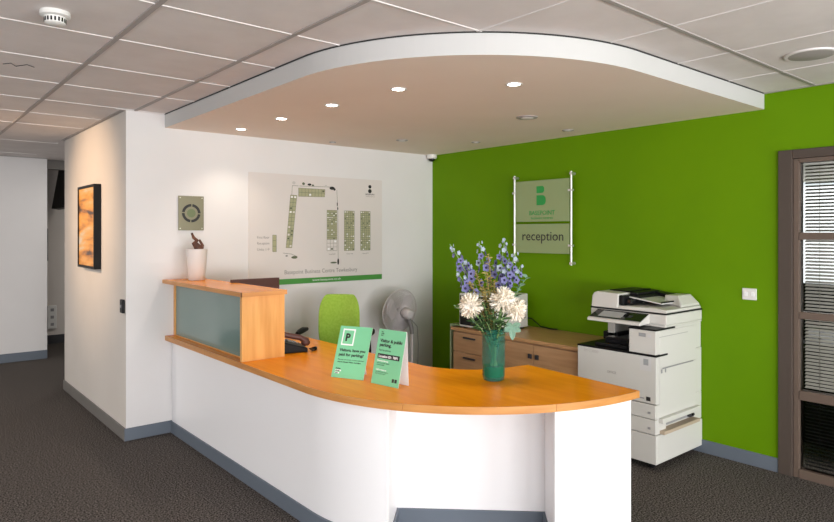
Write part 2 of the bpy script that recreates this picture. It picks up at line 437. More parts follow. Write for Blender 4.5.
# ================================================================== COPIER
P = thing('photocopier','tall off-white photocopier with black trim and slanted control panel by the green wall','photocopier',(4.05,2.47,0))
def cp(b, name, parent=None, **k):
    k.setdefault('bevel',.004)
    o = b.build(name, parent if parent is not None else P, **k); o.data.transform(Matrix.Translation(-P.location)); return o
FX, BX, RY, LY = 3.74, 4.350, 2.165, 2.774
cp(MB().box((FX+.02,RY+.01,.045),(BX,LY,.236),'copier_white').box((FX,RY,.05),(FX+.03,LY,.236),'copier_white').box((FX+.03,RY,.05),(BX,RY+.012,.236),'copier_white'),'base_cabinet')
for x in (FX+.07,BX-.07):
    for y in (RY+.07,LY-.07):
        c = MB().lathe([(.0,-.012),(.02,-.012),(.024,-.006),(.024,.006),(.02,.012),(0,.012)],16,'black',Matrix.Translation((x,y,.0245))@Matrix.Rotation(R(90),4,'X'),caps=False)
        c.box((x-.02,y-.02,.04),(x+.02,y+.02,.047),'black'); cp(c,'castor',bevel=0)
for a,b in ((.240,.335),(.339,.430)):
    dr = cp(MB().box((FX,RY+.004,a),(FX+.03,LY,b),'copier_white'),'paper_drawer')
    cp(MB().box((FX-.004,2.42,b-.022),(FX+.001,2.54,b-.008),'copier_light'),'handle',dr,bevel=.001); cp(MB().box((FX-.002,RY+.04,a+.03),(FX+.001,RY+.06,a+.045),'mid_grey'),'level_mark',dr,bevel=.001)
body = MB().box((FX+.03,RY+.03,.24),(BX,LY-.001,.43),'copier_white').box((FX+.03,RY+.004,.24),(FX+.13,RY+.03,.43),'copier_white').box((BX-.10,RY+.006,.24),(BX,RY+.03,.43),'copier_white').box((FX+.13,RY+.006,.33),(BX-.1,RY+.03,.43),'copier_white')
cp(body,'tray_housing')
cp(MB().box((FX+.05,RY-.03,.240),(BX-.09,RY+.03,.262),'beige').box((BX-.17,RY+.0,.275),(BX-.12,RY+.03,.315),'dark_grey').box((BX-.15,RY-.012,.285),(BX-.13,RY+.0,.298),'black').box((FX+.12,RY+.022,.272),(BX-.10,RY+.0295,.312),'mid_grey').box((FX+.035,RY-.028,.315),(BX-.075,RY+.004,.345),'copier_white'),'side_tray',bevel=.002)
mb = cp(MB().box((FX,RY,.436),(FX+.03,LY,.738),'copier_white'),'front_door')
text('nameplate','OFFICE',.022,frame((FX-.0012,2.53,.585),(0,-1,0),(0,0,1)),'ink_grey',P).data.transform(Matrix.Translation(-P.location))
cp(MB().box((FX-.001,RY+.035,.645),(FX,RY+.115,.735),'copier_light').box((FX-.0015,RY+.055,.68),(FX-.001,RY+.09,.72),'screen_grey'),'sticker',bevel=0)
cp(MB().box((FX-.0015,RY+.04,.452),(FX+.0,RY+.07,.478),'ink').box((FX-.001,RY+.085,.46),(FX,RY+.14,.468),'mid_grey'),'emblem',bevel=0)
text('logotype','IM C3000',.03,frame((FX-.0012,2.72,.705),(0,-1,0),(0,0,1)),'map_faint',P).data.transform(Matrix.Translation(-P.location))
cp(MB().box((FX+.03,RY+.006,.43),(BX,LY,.738),'copier_white').box((FX+.13,RY+.01,.738),(BX,RY+.22,.93),'copier_white').box((FX+.42,RY+.22,.738),(BX,LY,.93),'copier_white'),'main_body')
cp(MB().box((FX-.003,RY-.003,.739),(FX+.14,LY+.002,.751),'black').box((FX+.14,RY+.19,.739),(FX+.42,LY+.002,.751),'black'),'black_deck',bevel=.002)
cp(MB().box((FX+.04,2.40,.7515),(FX+.36,2.66,.775),'black').box((FX+.08,2.42,.775),(FX+.36,2.60,.815),'gloss_black').box((FX+.2,2.58,.775),(FX+.40,2.70,.83),'black'),'output_tray',bevel=.006)
fb = cp(MB().box((FX+.002,RY+.004,.752),(FX+.17,RY+.198,.905),'copier_white'),'finisher_box')
cp(MB().box((FX-.002,RY,.9055),(FX+.24,RY+.202,.916),'black'),'finisher_cap',fb,bevel=.002)
cp(MB().box((FX,RY+.075,.862),(FX+.001,RY+.125,.885),'mid_grey').box((FX-.001,RY+.08,.866),(FX,RY+.12,.881),'screen_grey').box((FX,RY+.035,.862),(FX+.001,RY+.062,.882),'copier_light'),'badge',fb,bevel=0)
cp(MB().box((3.94,2.60,.751),(4.2,2.66,.93),'copier_white'),'support_column')
# doors on the right-hand side
sd = cp(MB().box((FX+.05,RY+.002,.36),(BX-.09,RY+.0055,.66),'copier_white'),'side_door',bevel=.002)
cp(MB().box((FX+.08,RY-.002,.655),(BX-.13,RY+.002,.662),'mid_grey').box((FX+.06,RY-.002,.63),(FX+.075,RY+.002,.655),'mid_grey').box((FX+.11,RY-.002,.63),(FX+.12,RY+.002,.655),'mid_grey'),'latch',sd,bevel=0)
cp(MB().box((FX+.05,RY+.002,.67),(BX-.09,RY+.0055,.90),'copier_white'),'side_door',bevel=.002)
cp(MB().box((FX+.045,RY+.001,.862),(BX-.2,RY+.0055,.865),'mid_grey'),'seam',bevel=0)
# scanner, lid, feeder
SX = 3.87
cp(MB().box((SX,RY+.002,.93),(BX,LY-.02,.998),'copier_white').box((SX+.02,RY+.002,.9165),(BX,RY+.2,.93),'copier_white'),'scanner_bed',bevel=.006)
cp(MB().box((SX-.003,RY,.9985),(BX+.003,LY-.016,1.007),'black'),'scanner_rim',bevel=.002)
def loft(b, secs, m):          # sections of four points joined into a solid
    vs = [p for s_ in secs for p in s_]; n = 4; fs = [(3,2,1,0), tuple(range(len(vs)-4,len(vs)))]
    for j in range(len(secs)-1):
        for i in range(4): fs.append((j*4+i, j*4+(i+1)%4, (j+1)*4+(i+1)%4, (j+1)*4+i))
    return b.add(vs, fs, m)
def xs(y, x0, x1, z0, z1, dx=.012): return [(x0,y,z0),(x1,y,z0),(x1-dx,y,z1),(x0+dx,y,z1)]
lid = cp(loft(MB(), [xs(LY-.02,SX+.004,BX,1.0075,1.085), xs(LY-.035,SX+.004,BX,1.0075,1.108), xs(LY-.06,SX+.004,BX,1.0075,1.118), xs(LY-.235,SX+.004,BX,1.0075,1.112)],'copier_white'),'document_feeder',bevel=.006)
lid2 = cp(loft(MB(), [xs(LY-.236,SX+.004,BX,1.0075,1.03), xs(RY+.10,SX+.004,BX,1.0075,1.036), xs(RY+.006,SX+.004,BX,1.0075,1.028)],'copier_white'),'scanner_lid',bevel=.006)
cp(loft(MB(), [xs(RY+.18,SX+.27,BX-.002,1.037,1.10,.03), xs(RY+.07,SX+.24,BX-.002,1.037,1.105,.03), xs(RY+.012,SX+.2,BX-.002,1.03,1.045,.02)],'copier_white'),'lid_hinge_cover',bevel=.006)
cp(MB().box((SX+.02,LY-.27,1.031),(SX+.15,LY-.236,1.10),'black').box((SX+.05,LY-.32,1.04),(SX+.20,LY-.27,1.075),'gloss_black').box((SX+.12,LY-.34,1.05),(BX-.02,LY-.237,1.098),'black'),'feeder_throat',bevel=.008)
X = Matrix.Translation((4.14,2.385,1.072)) @ Matrix.Rotation(R(7),4,'X')
cp(MB().box((-.17,-.13,-.005),(.17,.16,.003),'copier_light',X).box((-.17,-.13,.003),(.17,-.12,.012),'black',X).box((.1,-.13,.004),(.19,.14,.03),'black',X),'paper_tray',bevel=.002)
cp(MB().box((4.0,2.46,1.098),(4.3,2.52,1.118),'black').box((4.02,2.54,1.112),(4.32,2.70,1.124),'black'),'feeder_cover',bevel=.005)
# slanted control panel
pl = loft(MB(), [[(3.745,2.70,.925),(SX,2.70,.93),(SX,2.70,.995),(3.75,2.70,.945)], [(3.745,2.285,.925),(SX,2.285,.93),(SX,2.285,.995),(3.75,2.285,.945)]],'copier_white')
cpn = cp(pl,'control_panel',bevel=.006)
X = frame((3.757,2.69,.9505),(0,-1,0),Vector((SX-3.757,0,.0447)))
cp(MB().box((0,.004,0),(.40,.115,.002),'gloss_black',X),'panel_glass',cpn,bevel=0)
cp(MB().box((.06,.02,.002),(.24,.10,.0028),'screen_grey',X).box((.28,.04,.002),(.31,.07,.003),'dark_grey',X),'touch_screen',cpn,bevel=0)

# ================================================================== STORAGE CABINET
K = thing('storage_cabinet','low brown wooden office cabinet with two drawers and two doors against the green wall','cabinet',(4.08,3.48,0))
def kb(b, name, parent=None, **k):
    k.setdefault('bevel',.002)
    o = b.build(name, parent if parent is not None else K, **k); o.data.transform(Matrix.Translation(-K.location)); return o
kb(MB().box((3.82,2.80,0),(4.34,4.15,.685),'wood_cabinet'),'carcass')
kb(MB().box((3.785,2.79,.686),(4.345,4.165,.712),'wood_cabinet_top'),'cabinet_top')
for a,b in ((.505,.672),(.33,.50),(.06,.325)):
    dr = kb(MB().box((3.80,3.665,a),(3.819,4.145,b),'wood_cabinet'),'drawer')
    kb(MB().box((3.785,3.87,b-.045),(3.800,4.01,b-.032),'dark_grey'),'handle',dr)
for y0,y1,hy in ((3.235,3.66,3.27),(2.805,3.23,3.20)):
    do = kb(MB().box((3.80,y0,.06),(3.819,y1,.672),'wood_cabinet'),'door')
    kb(MB().box((3.787,hy-.022,.565),(3.80,hy+.012,.60),'dark_grey'),'handle',do,bevel=.004)
t = thing('plastic_sleeve','clear grey plastic wallet hanging over the far end of the brown cabinet','sleeve',(3.95,4.19,.4))
MB().box((-.15,-.004,-.12),(.15,.0,.335),'acrylic2').build('sleeve_body',t,bevel=.002)
MB().box((-.15,-.12,.329),(.15,.0,.335),'acrylic2').build('sleeve_flap',t)

# box-shaped printer behind the flowers
t = thing('desktop_printer','white boxy machine with a black front on the cabinet behind the flowers','printer',(4.03,3.86,.7125))
MB().box((-.22,-.2,.012),(.2,.22,.30),'plastic_white').build('casing',t,bevel=.008)
MB().box((-.232,-.17,.03),(-.221,.2,.285),'gloss_black').build('front_panel',t,bevel=.003)
for i in range(2): MB().box((.11,-.203,.2-.11*i),(.17,-.2005,.235-.11*i),'mid_grey').build('vent',t)
for x in (-.18,.16):
    for y in (-.16,.18): MB().box((x-.015,y-.015,0),(x+.015,y+.015,.0115),'black').build('foot',t)
o = MB().tube([(4.24,3.72,.80),(4.28,3.66,.79),(4.30,3.58,.73),(4.31,3.48,.7185),(4.33,3.42,.7185)],.005,'black').build('power_cable',smooth=True)
tag(origin(o,(4.3,3.5,.7125)),'short black cable lying behind the white boxy machine','cable')

# ================================================================== VASE AND FLOWERS
VX, VY, VZ = 2.483, 2.389, ZT+.0008
t = thing('flower_vase','tall teal glass cylinder vase standing on the orange worktop','vase',(VX,VY,VZ))
MB().lathe([(.0,0),(.045,.0),(.055,.006),(.060,.03),(.061,.09),(.061,.276),(.0585,.276),(.0585,.27)],40,'vase_teal',caps=False).build('glass_body',t,smooth=True)
MB().lathe([(0,.0125),(.05,.0205),(.0575,.03),(.0575,.078),(0,.078)],32,'vase_green',caps=False).build('water',t,smooth=True)
CF = Vector((math.sin(YAW),math.cos(YAW),0)); CR = Vector((math.cos(YAW),-math.sin(YAW),0))
BASE = Vector((VX,VY,0))
def FP(r, d, z): return BASE+CR*r+CF*d+Vector((0,0,z))
def bez(a, b, bend, n=8):
    m = (a+b)/2+bend
    return [a*(1-t_)**2+m*2*t_*(1-t_)+b*t_*t_ for t_ in [i/n for i in range(n+1)]]
def petal_mesh(b, L, W, curl, X, m, n=4):
    vs = []; fs = []
    for i in range(n+1):
        u = i/n; w = W*math.sin(PI*min(.12+u*.86,1))**.7; z = curl*u*u*L
        vs += [(u*L,-w/2,z-.08*w),(u*L,0,z),(u*L,w/2,z-.08*w)] if False else [(u*L,-w/2,z+w*.15),(u*L,0,z),(u*L,w/2,z+w*.15)]
    for i in range(n):
        for k in (0,1): fs.append((i*3+k,i*3+k+1,i*3+3+k+1,i*3+3+k))
    b.add(vs, fs, m, X)
def mum_head(r):
    b = MB(); n = 300
    b.sphere((0,0,0),r*.62,'mum',12,8)
    for i in range(n):
        z = 1-1.75*(i+.5)/n; a = i*2.39996; q = math.sqrt(max(0,1-z*z))
        dirv = Vector((q*math.cos(a),q*math.sin(a),z))
        L = r*(.44+.10*random.random())*(1.25 if z < -.2 else .95)
        X = Matrix.Translation(dirv*r*.5) @ dirv.to_track_quat('X','Z').to_matrix().to_4x4() @ Matrix.Rotation(random.uniform(-.5,.5),4,'Y') @ Matrix.Rotation(random.uniform(0,6.28),4,'X')
        petal_mesh(b, L, r*.17, .6, X, 'mum', 4)
    return b
mums = [((-.125,-.03,1.155),.064,'cream-white chrysanthemum drooping at the left of the bunch'),
        ((.045,-.04,1.185),.068,'large cream-white chrysanthemum, topmost of the three white blooms'),
        ((.115,-.01,1.130),.062,'cream-white chrysanthemum lowest on the right, in front of the white machine')]
for (r,d_,z),rad,lab in mums:
    t = thing('chrysanthemum',lab,'flower',(VX,VY,VZ+.03),0,'white chrysanthemums in the vase')
    hp = FP(r,d_,z); basep = BASE+Vector((-r*.18,random.uniform(-.015,.015),VZ+.035))
    pts = [p-Vector(t.location) for p in bez(basep, hp-Vector((0,0,rad*.3)), Vector((0,0,.06))-CR*r*.35)]
    MB().tube(pts,.0035,'stem',7).build('stem',t,smooth=True)
    h = mum_head(rad).build('flower_head',t,smooth=True); h.location = hp-Vector(t.location); h.scale = (1,1,1.02)
    tilt = (CR*r*2.2-CF*.25+Vector((0,0,.6))).normalized(); h.rotation_euler = tilt.to_track_quat('Z','Y').to_euler()
    b = MB()
    for k in range(3):
        p = pts[5]; X = Matrix.Translation(p) @ Matrix.Rotation(k*2.1+r*9,4,'Z') @ Matrix.Rotation(-.3,4,'Y'); petal_mesh(b,.075,.028,-.3,X,'leaf',4)
    b.build('leaf',t)
# delphiniums
def blossom_mesh(sz, pale, eye=True):
    b = MB()
    for k in range(5):
        X = Matrix.Rotation(k*2*PI/5,4,'Z'); petal_mesh(b, sz, sz*.95, .25, X, 'petal_pale' if pale else 'petal_blue', 3)
    if eye: b.sphere((0,0,sz*.14),sz*.30,'petal_eye',8,5)
    return b
protos = {}
def blossom(sz, pale, parent, loc, dirv):
    k = (round(sz,3), pale)
    if k not in protos:
        o = blossom_mesh(sz, pale, sz > .014).build('blossom',parent); protos[k] = o
    else:
        o = protos[k].copy(); C.objects.link(o); o.parent = parent
    o.location = loc; o.rotation_euler = Vector(dirv).to_track_quat('Z','Y').to_euler()
    return o
delph = [((-.235,.00,1.475),.20,12,'delphinium leaning farthest left with a sparse pale tip'),
         ((-.165,.03,1.40),.17,13,'lavender delphinium, second from the left, with dark-centred blossoms'),
         ((-.075,.05,1.49),.20,14,'pale delphinium standing upright left of centre'),
         ((.065,.04,1.505),.24,18,'tallest blue delphinium right of centre'),
         ((.115,-.02,1.43),.19,16,'deep blue delphinium in front of the tallest one'),
         ((.02,.06,1.36),.12,10,'short blue delphinium low behind the white blooms'),
         ((-.20,-.01,1.33),.15,12,'short lavender delphinium just above the left white bloom'),
         ((.15,.03,1.36),.15,13,'blue delphinium leaning farthest right over the eucalyptus'),
         ((.075,-.03,1.37),.15,14,'deep blue delphinium directly above the topmost white bloom')]
for (r,d_,z),L,n,lab in delph:
    t = thing('delphinium',lab,'flower',(VX,VY,VZ+.03),0,'blue delphiniums in the vase')
    tip = FP(r,d_,z); basep = BASE+Vector((-r*.15,random.uniform(-.02,.02),VZ+.035))
    pts = [p-Vector(t.location) for p in bez(basep, tip, Vector((0,0,.05))-CR*r*.3, 16)]
    MB().tube(pts,[.0035]*10+[.0025]*7,'stem',6).build('stem',t,smooth=True)
    ln = (pts[-1]-pts[0]).length
    for i in range(n):
        u = (i+.3)/n; f_ = 1-(L/ln)*(1-u); x = f_*16; j = min(int(x),15); p = pts[j].lerp(pts[j+1], x-j)
        a = i*2.39996+r*7; out = Vector((math.cos(a),math.sin(a),.15))-CF*.5
        sz = (.024,.021,.018,.014,.010)[min(int(u*5),4)]; rr = sz*1.25
        blossom(sz, u > .62 or random.random() < .12, t, p+Vector((math.cos(a),math.sin(a),.2))*rr, out)
# foliage sprays
def spray(lab, tip, n, L, W, mat, grp, lo=.55, name='foliage_sprig', droop=0.0, bend=.3):
    t = thing(name,lab,'foliage',(VX,VY,VZ+.03),0,grp)
    tp = FP(*tip); basep = BASE+Vector((-tip[0]*.15,random.uniform(-.02,.02),VZ+.035))
    pts = [p-Vector(t.location) for p in bez(basep, tp, Vector((0,0,.07))-CR*tip[0]*bend, 14)]
    MB().tube(pts,.0022,'stem' if mat != 'leaf_yellow' else 'leaf_yellow',5).build('stem',t,smooth=True)
    for i in range(n):
        u = lo+(1-lo)*(i+.5)/n; x = u*14; j = min(int(x),13); p = pts[j].lerp(pts[j+1],x-j); a = i*2.4+tip[0]*11
        dv = Vector((math.cos(a),math.sin(a),.5-droop+random.uniform(-.3,.3))).normalized()
        b = MB(); X = Matrix.Translation(p) @ dv.to_track_quat('X','Z').to_matrix().to_4x4() @ Matrix.Rotation(random.uniform(-.6,.6),4,'X')
        petal_mesh(b, L*random.uniform(.8,1.15), W, -.25, X, mat, 4); b.build('leaf',t)
    return t
G1='dark green leaf sprigs in the vase'
spray('dark green sprig low in the middle of the bunch',(-.01,-.07,1.13),14,.06,.018,'leaf',G1)
spray('dark green sprig under the topmost white bloom',(.05,-.07,1.10),14,.055,.018,'leaf',G1)
spray('dark green sprig between the left bloom and the middle',(-.06,-.05,1.17),16,.055,.016,'leaf',G1)
spray('dark green sprig standing up behind the blooms',(.0,.03,1.27),18,.06,.018,'leaf',G1,.4)
spray('dark green sprig drooping over the vase rim at left',(-.10,-.05,1.06),12,.055,.018,'leaf',G1,.6)
spray('dark green sprig behind the right-hand bloom',(.13,.05,1.20),14,.055,.02,'leaf',G1,.5)
spray('dark green sprig hanging between the left bloom and the vase',(-.045,-.08,1.07),14,.055,.016,'leaf',G1,.4)
spray('dark green sprig in front between the two lower blooms',(.03,-.09,1.05),14,.055,.016,'leaf',G1,.4)
spray('dark green sprig fanning out under the left bloom',(-.14,-.02,1.10),14,.05,.018,'leaf',G1,.5)
G2='grey-green eucalyptus sprigs in the vase'
spray('grey-green eucalyptus sprig sticking out to the right above the white machine',(.185,.02,1.30),14,.035,.026,'leaf_grey',G2,.6)
spray('grey-green eucalyptus sprig sticking out low to the left',(-.215,-.02,1.15),10,.035,.024,'leaf_grey',G2,.65)
spray('grey-green eucalyptus sprig behind the topmost bloom',(.10,.05,1.26),12,.035,.026,'leaf_grey',G2,.5)
G3='yellow-green filler sprigs in the vase'
spray('yellow-green filler sprig rising between the delphiniums',(-.03,.0,1.42),38,.026,.013,'leaf_yellow',G3,.45)
spray('yellow-green filler sprig leaning left over the left bloom',(-.10,-.03,1.33),38,.026,.013,'leaf_yellow',G3,.45)
spray('yellow-green filler sprig just above the topmost bloom',(.0,-.05,1.28),42,.028,.014,'leaf_yellow',G3,.45)
spray('yellow-green filler sprig in the middle, above the left bloom',(-.06,-.05,1.25),42,.028,.014,'leaf_yellow',G3,.45)
spray('yellow-green filler sprig low on the left between bloom and delphiniums',(-.13,-.04,1.27),36,.026,.013,'leaf_yellow',G3,.5)
spray('yellow-green filler sprig standing straight up in the very middle',(-.045,-.06,1.33),40,.026,.013,'leaf_yellow',G3,.4)
spray('dark green sprig behind the left delphiniums',(-.17,.04,1.26),18,.05,.018,'leaf',G1,.4)
# broad lobed leaf over the rim
t = thing('lobed_leaf','broad grey-green lobed leaf hanging over the rim of the teal vase','leaf',(VX,VY,VZ+.03))
lp = FP(.095,-.045,1.04)-Vector(t.location)
MB().tube([Vector((.0,0,.02)),FP(.03,-.03,.97)-Vector(t.location),FP(.06,-.05,1.05)-Vector(t.location),lp],.002,'leaf_grey',5).build('stem',t)
b = MB()
for a,L in ((-90,.07),(-150,.05),(-30,.05),(160,.04),(20,.045)):
    X = Matrix.Translation(lp) @ frame((0,0,0),CR,(0,0,1)) @ Matrix.Rotation(R(a),4,'Z'); petal_mesh(b,L,.034,.1,X,'leaf_grey',5)
b.build('leaf_blade',t)

# ================================================================== PARKING SIGNS (A4 tents)
def tent(lab, bl, br, txt, h=.285, lean=.10, full=True, w=.205):
    bl = Vector((*bl,ZT+.0012)); br = Vector((*br,ZT+.0012)); xd = (br-bl).normalized()
    n = Vector((xd.y,-xd.x,0)); back = -n                        # n faces the reader
    up = Vector((0,0,1))*math.sqrt(h*h-lean*lean)+back*lean; upn = up.normalized(); nn = xd.cross(upn)
    t = thing('parking_sign',lab,'sign',tuple(bl),0,'green parking signs on the worktop')
    F = frame((0,0,0),xd,upn)
    MB().box((0,0,-.0015),(w,h,.0),'paper_white',F).box((.0,.0,.0),(w,h,.0006),'sign_green',F).build('front_card',t)
    tp = up; foot = back*(lean+.012)
    A = [Vector((0,0,0))+tp, xd*w+tp, xd*w+foot, foot]; k = back*.0015
    if not full: A = [xd*.06+tp*.9+back*.002, xd*(w-.06)+tp*.9+back*.002, xd*(w-.06)+back*.13, xd*.06+back*.13]
    A[0] = A[0]+back*.001; A[1] = A[1]+back*.001
    MB().add([*A,*[a+k for a in A]],[(0,1,2,3),(7,6,5,4),(0,4,5,1),(1,5,6,2),(2,6,7,3),(3,7,4,0)],'paper_white').build('back_card',t)
    f2 = Matrix.Translation(nn*.0008) @ F
    txt(t, f2, w, h); return t
def T(t, X, s, sz, x, y, mat='ink', bold=0, width=None, name='lettering'):
    return text(name, s, sz, X @ Matrix.Translation((x,y,0)), mat, t, 'LEFT', bold, width)
def sign_a(t, X, w, h):
    b = MB()
    for a,c in (((.022,.178),(.102,.186)),((.022,.262),(.102,.270)),((.022,.186),(.030,.262)),((.094,.186),(.102,.262))):
        b.box((a[0],a[1],0),(c[0],c[1],.0004),'paper_white',X)
    b.build('white_border',t)
    T(t,X,'P',.058,.044,.203,bold=.0022,name='letter_p')
    T(t,X,'Visitors, have you',.021,.022,.145,bold=.0007,width=.165); T(t,X,'paid for parking?',.021,.022,.120,bold=.0007,width=.158)
    T(t,X,'Please pay at the machine or phone; unpaid visits',.0085,.022,.097,width=.165); T(t,X,'may be charged. Please read signs.',.0085,.022,.084,bold=.0003,width=.15)
    b = MB().box((.018,.035,0),(.055,.043,.0003),'paper_white',X).box((.018,.022,0),(.046,.030,.0003),'paper_white',X); b.build('white_patch',t)
    T(t,X,'Parking',.010,.020,.047,bold=.0004); T(t,X,'charges',.009,.020,.036,bold=.0004); T(t,X,'apply',.009,.020,.023,bold=.0004)
def sign_b(t, X, w, h):
    for i,(s_,y) in enumerate((('Scan',.268),('to pay',.259),('here',.250))): T(t,X,s_,.008,.02,y,bold=.0003)
    T(t,X,'Visitor & public',.023,.020,.218,bold=.0008,width=.16); T(t,X,'parking.',.023,.020,.196,bold=.0008,width=.085)
    T(t,X,'Pay by phone',.014,.02,.172,width=.085)
    MB().box((.018,.133,0),(.175,.158,.0003),'ink',X).build('black_band',t)
    T(t,X @ Matrix.Translation((0,0,.0005)),'Location ID:  7091',.017,.026,.139,'paper_white',.0005,.135)
    T(t,X,'Download the app',.010,.02,.118,'paper_white',.0003,.08); T(t,X,'and enter your details',.008,.02,.107,width=.09); T(t,X,'to pay quickly',.008,.02,.098,width=.055)
    T(t,X,'Call or text us',.010,.02,.072,'paper_white',.0003,.075); T(t,X,'and follow the steps to',.008,.02,.062,width=.09); T(t,X,'pay for your stay',.008,.02,.053,width=.07)
    for i in range(2):
        for j in range(2): pass
    MB().box((.145,.022,0),(.160,.040,.0003),'ink',X).box((.164,.022,0),(.180,.040,.0003),'ink',X).build('app_badge',t)
tent('light green parking sign with a large P in a white square',(1.864,3.023),(1.952,2.826),sign_a,full=False)
tent('light green parking sign with a black band across its middle',(1.948,2.765),(1.980,2.566),sign_b,lean=.065,w=.196)

# ================================================================== PHONE, MONITOR
t = thing('desk_phone','black and dark red corded desk phone beside the raised box','phone',(2.06,3.89,ZT+.0008),R(75)); t.scale = (1.15,1.1,1.2)
bd = loft(MB(), [[(-.10,-.10,0),(.10,-.10,0),(.10,-.10,.022),(-.10,-.10,.022)],[(-.10,.09,0),(.10,.09,0),(.10,.09,.075),(-.10,.09,.075)]],'black')
bd.build('phone_body',t,bevel=.006)
Xp = Matrix.Translation((0,-.005,.0505)) @ Matrix.Rotation(math.atan2(.053,.19),4,'X')
k = MB()
for i in range(4):
    for j in range(3): k.box((.0+i*.02,-.06+j*.022,0),(.014+i*.02,-.045+j*.022,.004),'mid_grey',Xp)
k.build('keypad',t)
MB().box((-.005,.02,0),(.085,.075,.003),'screen_grey',Xp).build('display',t)
b = MB(); b.tube([(-.062,-.105,.052),(-.062,-.06,.078),(-.062,.03,.098),(-.062,.085,.098)],[.020,.015,.015,.02],'maroon',10)
b.sphere((-.062,-.095,.048),(.026,.028,.02),'maroon'); b.sphere((-.062,.08,.092),(.026,.028,.022),'maroon')
b.build('handset',t,smooth=True)
pts = [(-.062+.035*math.sin(i*.05)+.006*math.cos(i*1.3),-.12-.05*math.sin(i*.035),.0085+.006*math.sin(i*1.3)) for i in range(90)]
MB().tube(pts,.0022,'black',5).build('cord',t)
t = thing('computer_monitor','black computer monitor behind the raised box, only its top edge showing','monitor',(2.14,4.42,ZT+.0008),R(0))
MB().box((-.242,-.012,.125),(.128,.02,.452),'maroon').box((-.232,.02,.14),(.118,.022,.44),'gloss_black').build('screen',t,bevel=.004)
MB().box((-.05,-.05,.10),(.0,-.013,.30),'black').box((-.045,-.045,.01),(-.005,-.02,.1),'black').box((-.13,-.1,0),(.08,.09,.01),'black').build('stand',t,bevel=.003)

# ================================================================== OFFICE CHAIR
t = thing('office_chair','lime green swivel office chair with black armrests behind the desk','chair',(2.722,4.37,0),R(-50))
# local: faces -Y, backrest at +Y
def curved_pad(w0, w1, z0, z1, y, th, bulge, m, nz=10, nx=10):
    b = MB(); vs = []; fs = []
    for side in (0,1):
        for j in range(nz+1):
            v = j/nz; w = w0+(w1-w0)*math.sin(v*PI*.5); e = 1-abs(2*v-1)**6; w *= .70+.30*(1-abs(2*v-1)**4)
            for i in range(nx+1):
                u = 2*i/nx-1; ed = (1-abs(u)**5)*e
                yy = y - bulge*(1-u*u)*.0 + .045*u*u*-1 + (side-.5)*th*(.25+.75*ed) - .03*math.sin(v*PI)
                vs.append((u*w/2, yy, z0+(z1-z0)*v))
    N=(nx+1)*(nz+1)
    for side in (0,1):
        for j in range(nz):
            for i in range(nx):
                a=side*N+j*(nx+1)+i; fs.append((a,a+1,a+nx+2,a+nx+1))
    for j in range(nz): 
        for i in (0,nx): a=j*(nx+1)+i; fs.append((a,a+nx+1,N+a+nx+1,N+a))
    for i in range(nx):
        for j in (0,nz): a=j*(nx+1)+i; fs.append((a,a+1,N+a+1,N+a))
    return b.add(vs,fs,m)
curved_pad(.36,.35,.56,1.035,.20,.05,.03,'chair_green').build('backrest',t,smooth=True,sub=1)
b = MB(); sq = [(math.copysign(abs(math.cos(a))**.5,math.cos(a))*.25, math.copysign(abs(math.sin(a))**.5,math.sin(a))*.24) for a in [2*PI*i/40 for i in range(40)]]
b.prism([(x,y-.06) for x,y in sq],.43,.50,'chair_green').build('seat',t,bevel=.02,smooth=True,seg=4)
MB().box((-.22,-.27,.41),(.22,.17,.43),'black').build('seat_pan',t,bevel=.005)
MB().tube([(0,.1,.42),(0,.24,.43),(0,.27,.50),(0,.235,.68)],.022,'black').build('back_stem',t,smooth=True)
for s_ in (-1,1):
    a = MB().tube([(s_*.20,-.02,.42),(s_*.29,-.02,.43),(s_*.295,-.02,.55),(s_*.29,-.04,.70)],[.018,.018,.018,.022],'black',8).build('armrest_post',t,smooth=True)
    MB().tube([(s_*.29,-.05,.735),(s_*.29,0,.74),(s_*.29,.08,.745),(s_*.28,.15,.745)],[.014,.022,.024,.015],'black',10).build('armrest_pad',a,smooth=True)
MB().lathe([(.025,.10),(.025,.41)],16,'black').build('gas_column',t,smooth=True)
b = MB()
for k in range(5):
    a = 2*PI*k/5; b.tube([(0,0,.10),(.15*math.cos(a),.15*math.sin(a),.09),(.29*math.cos(a),.29*math.sin(a),.065)],[.03,.022,.015],'black',8)
b.build('star_base',t,smooth=True)
for k in range(5):
    a = 2*PI*k/5; MB().sphere((.29*math.cos(a),.29*math.sin(a),.0275),(.02,.02,.027),'black').build('castor',t,smooth=True)

# ================================================================== FAN
t = thing('pedestal_fan','grey pedestal fan with a round cage in the corner by the white wall','fan',(3.745,4.655,0))
MB().lathe([(0,0),(.19,0),(.20,.012),(.17,.03),(.04,.045),(.03,.06),(0,.06)],36,'fan_grey',caps=False).build('base',t,smooth=True)
MB().lathe([(.013,.055),(.013,.60)],14,'fan_grey').build('pole',t,smooth=True)
hd = MB().tube([(0,0,.595),(-.01,.0,.66),(-.035,.01,.75)],[.018,.02,.024],'fan_dark',10).build('neck',t,smooth=True)
ax = Vector((-.06,.98,.14)).normalized(); hc = Vector((-.055,.10,.80)); XF_ = Matrix.Translation(hc) @ ax.to_track_quat('Z','Y').to_matrix().to_4x4()
RF = .205
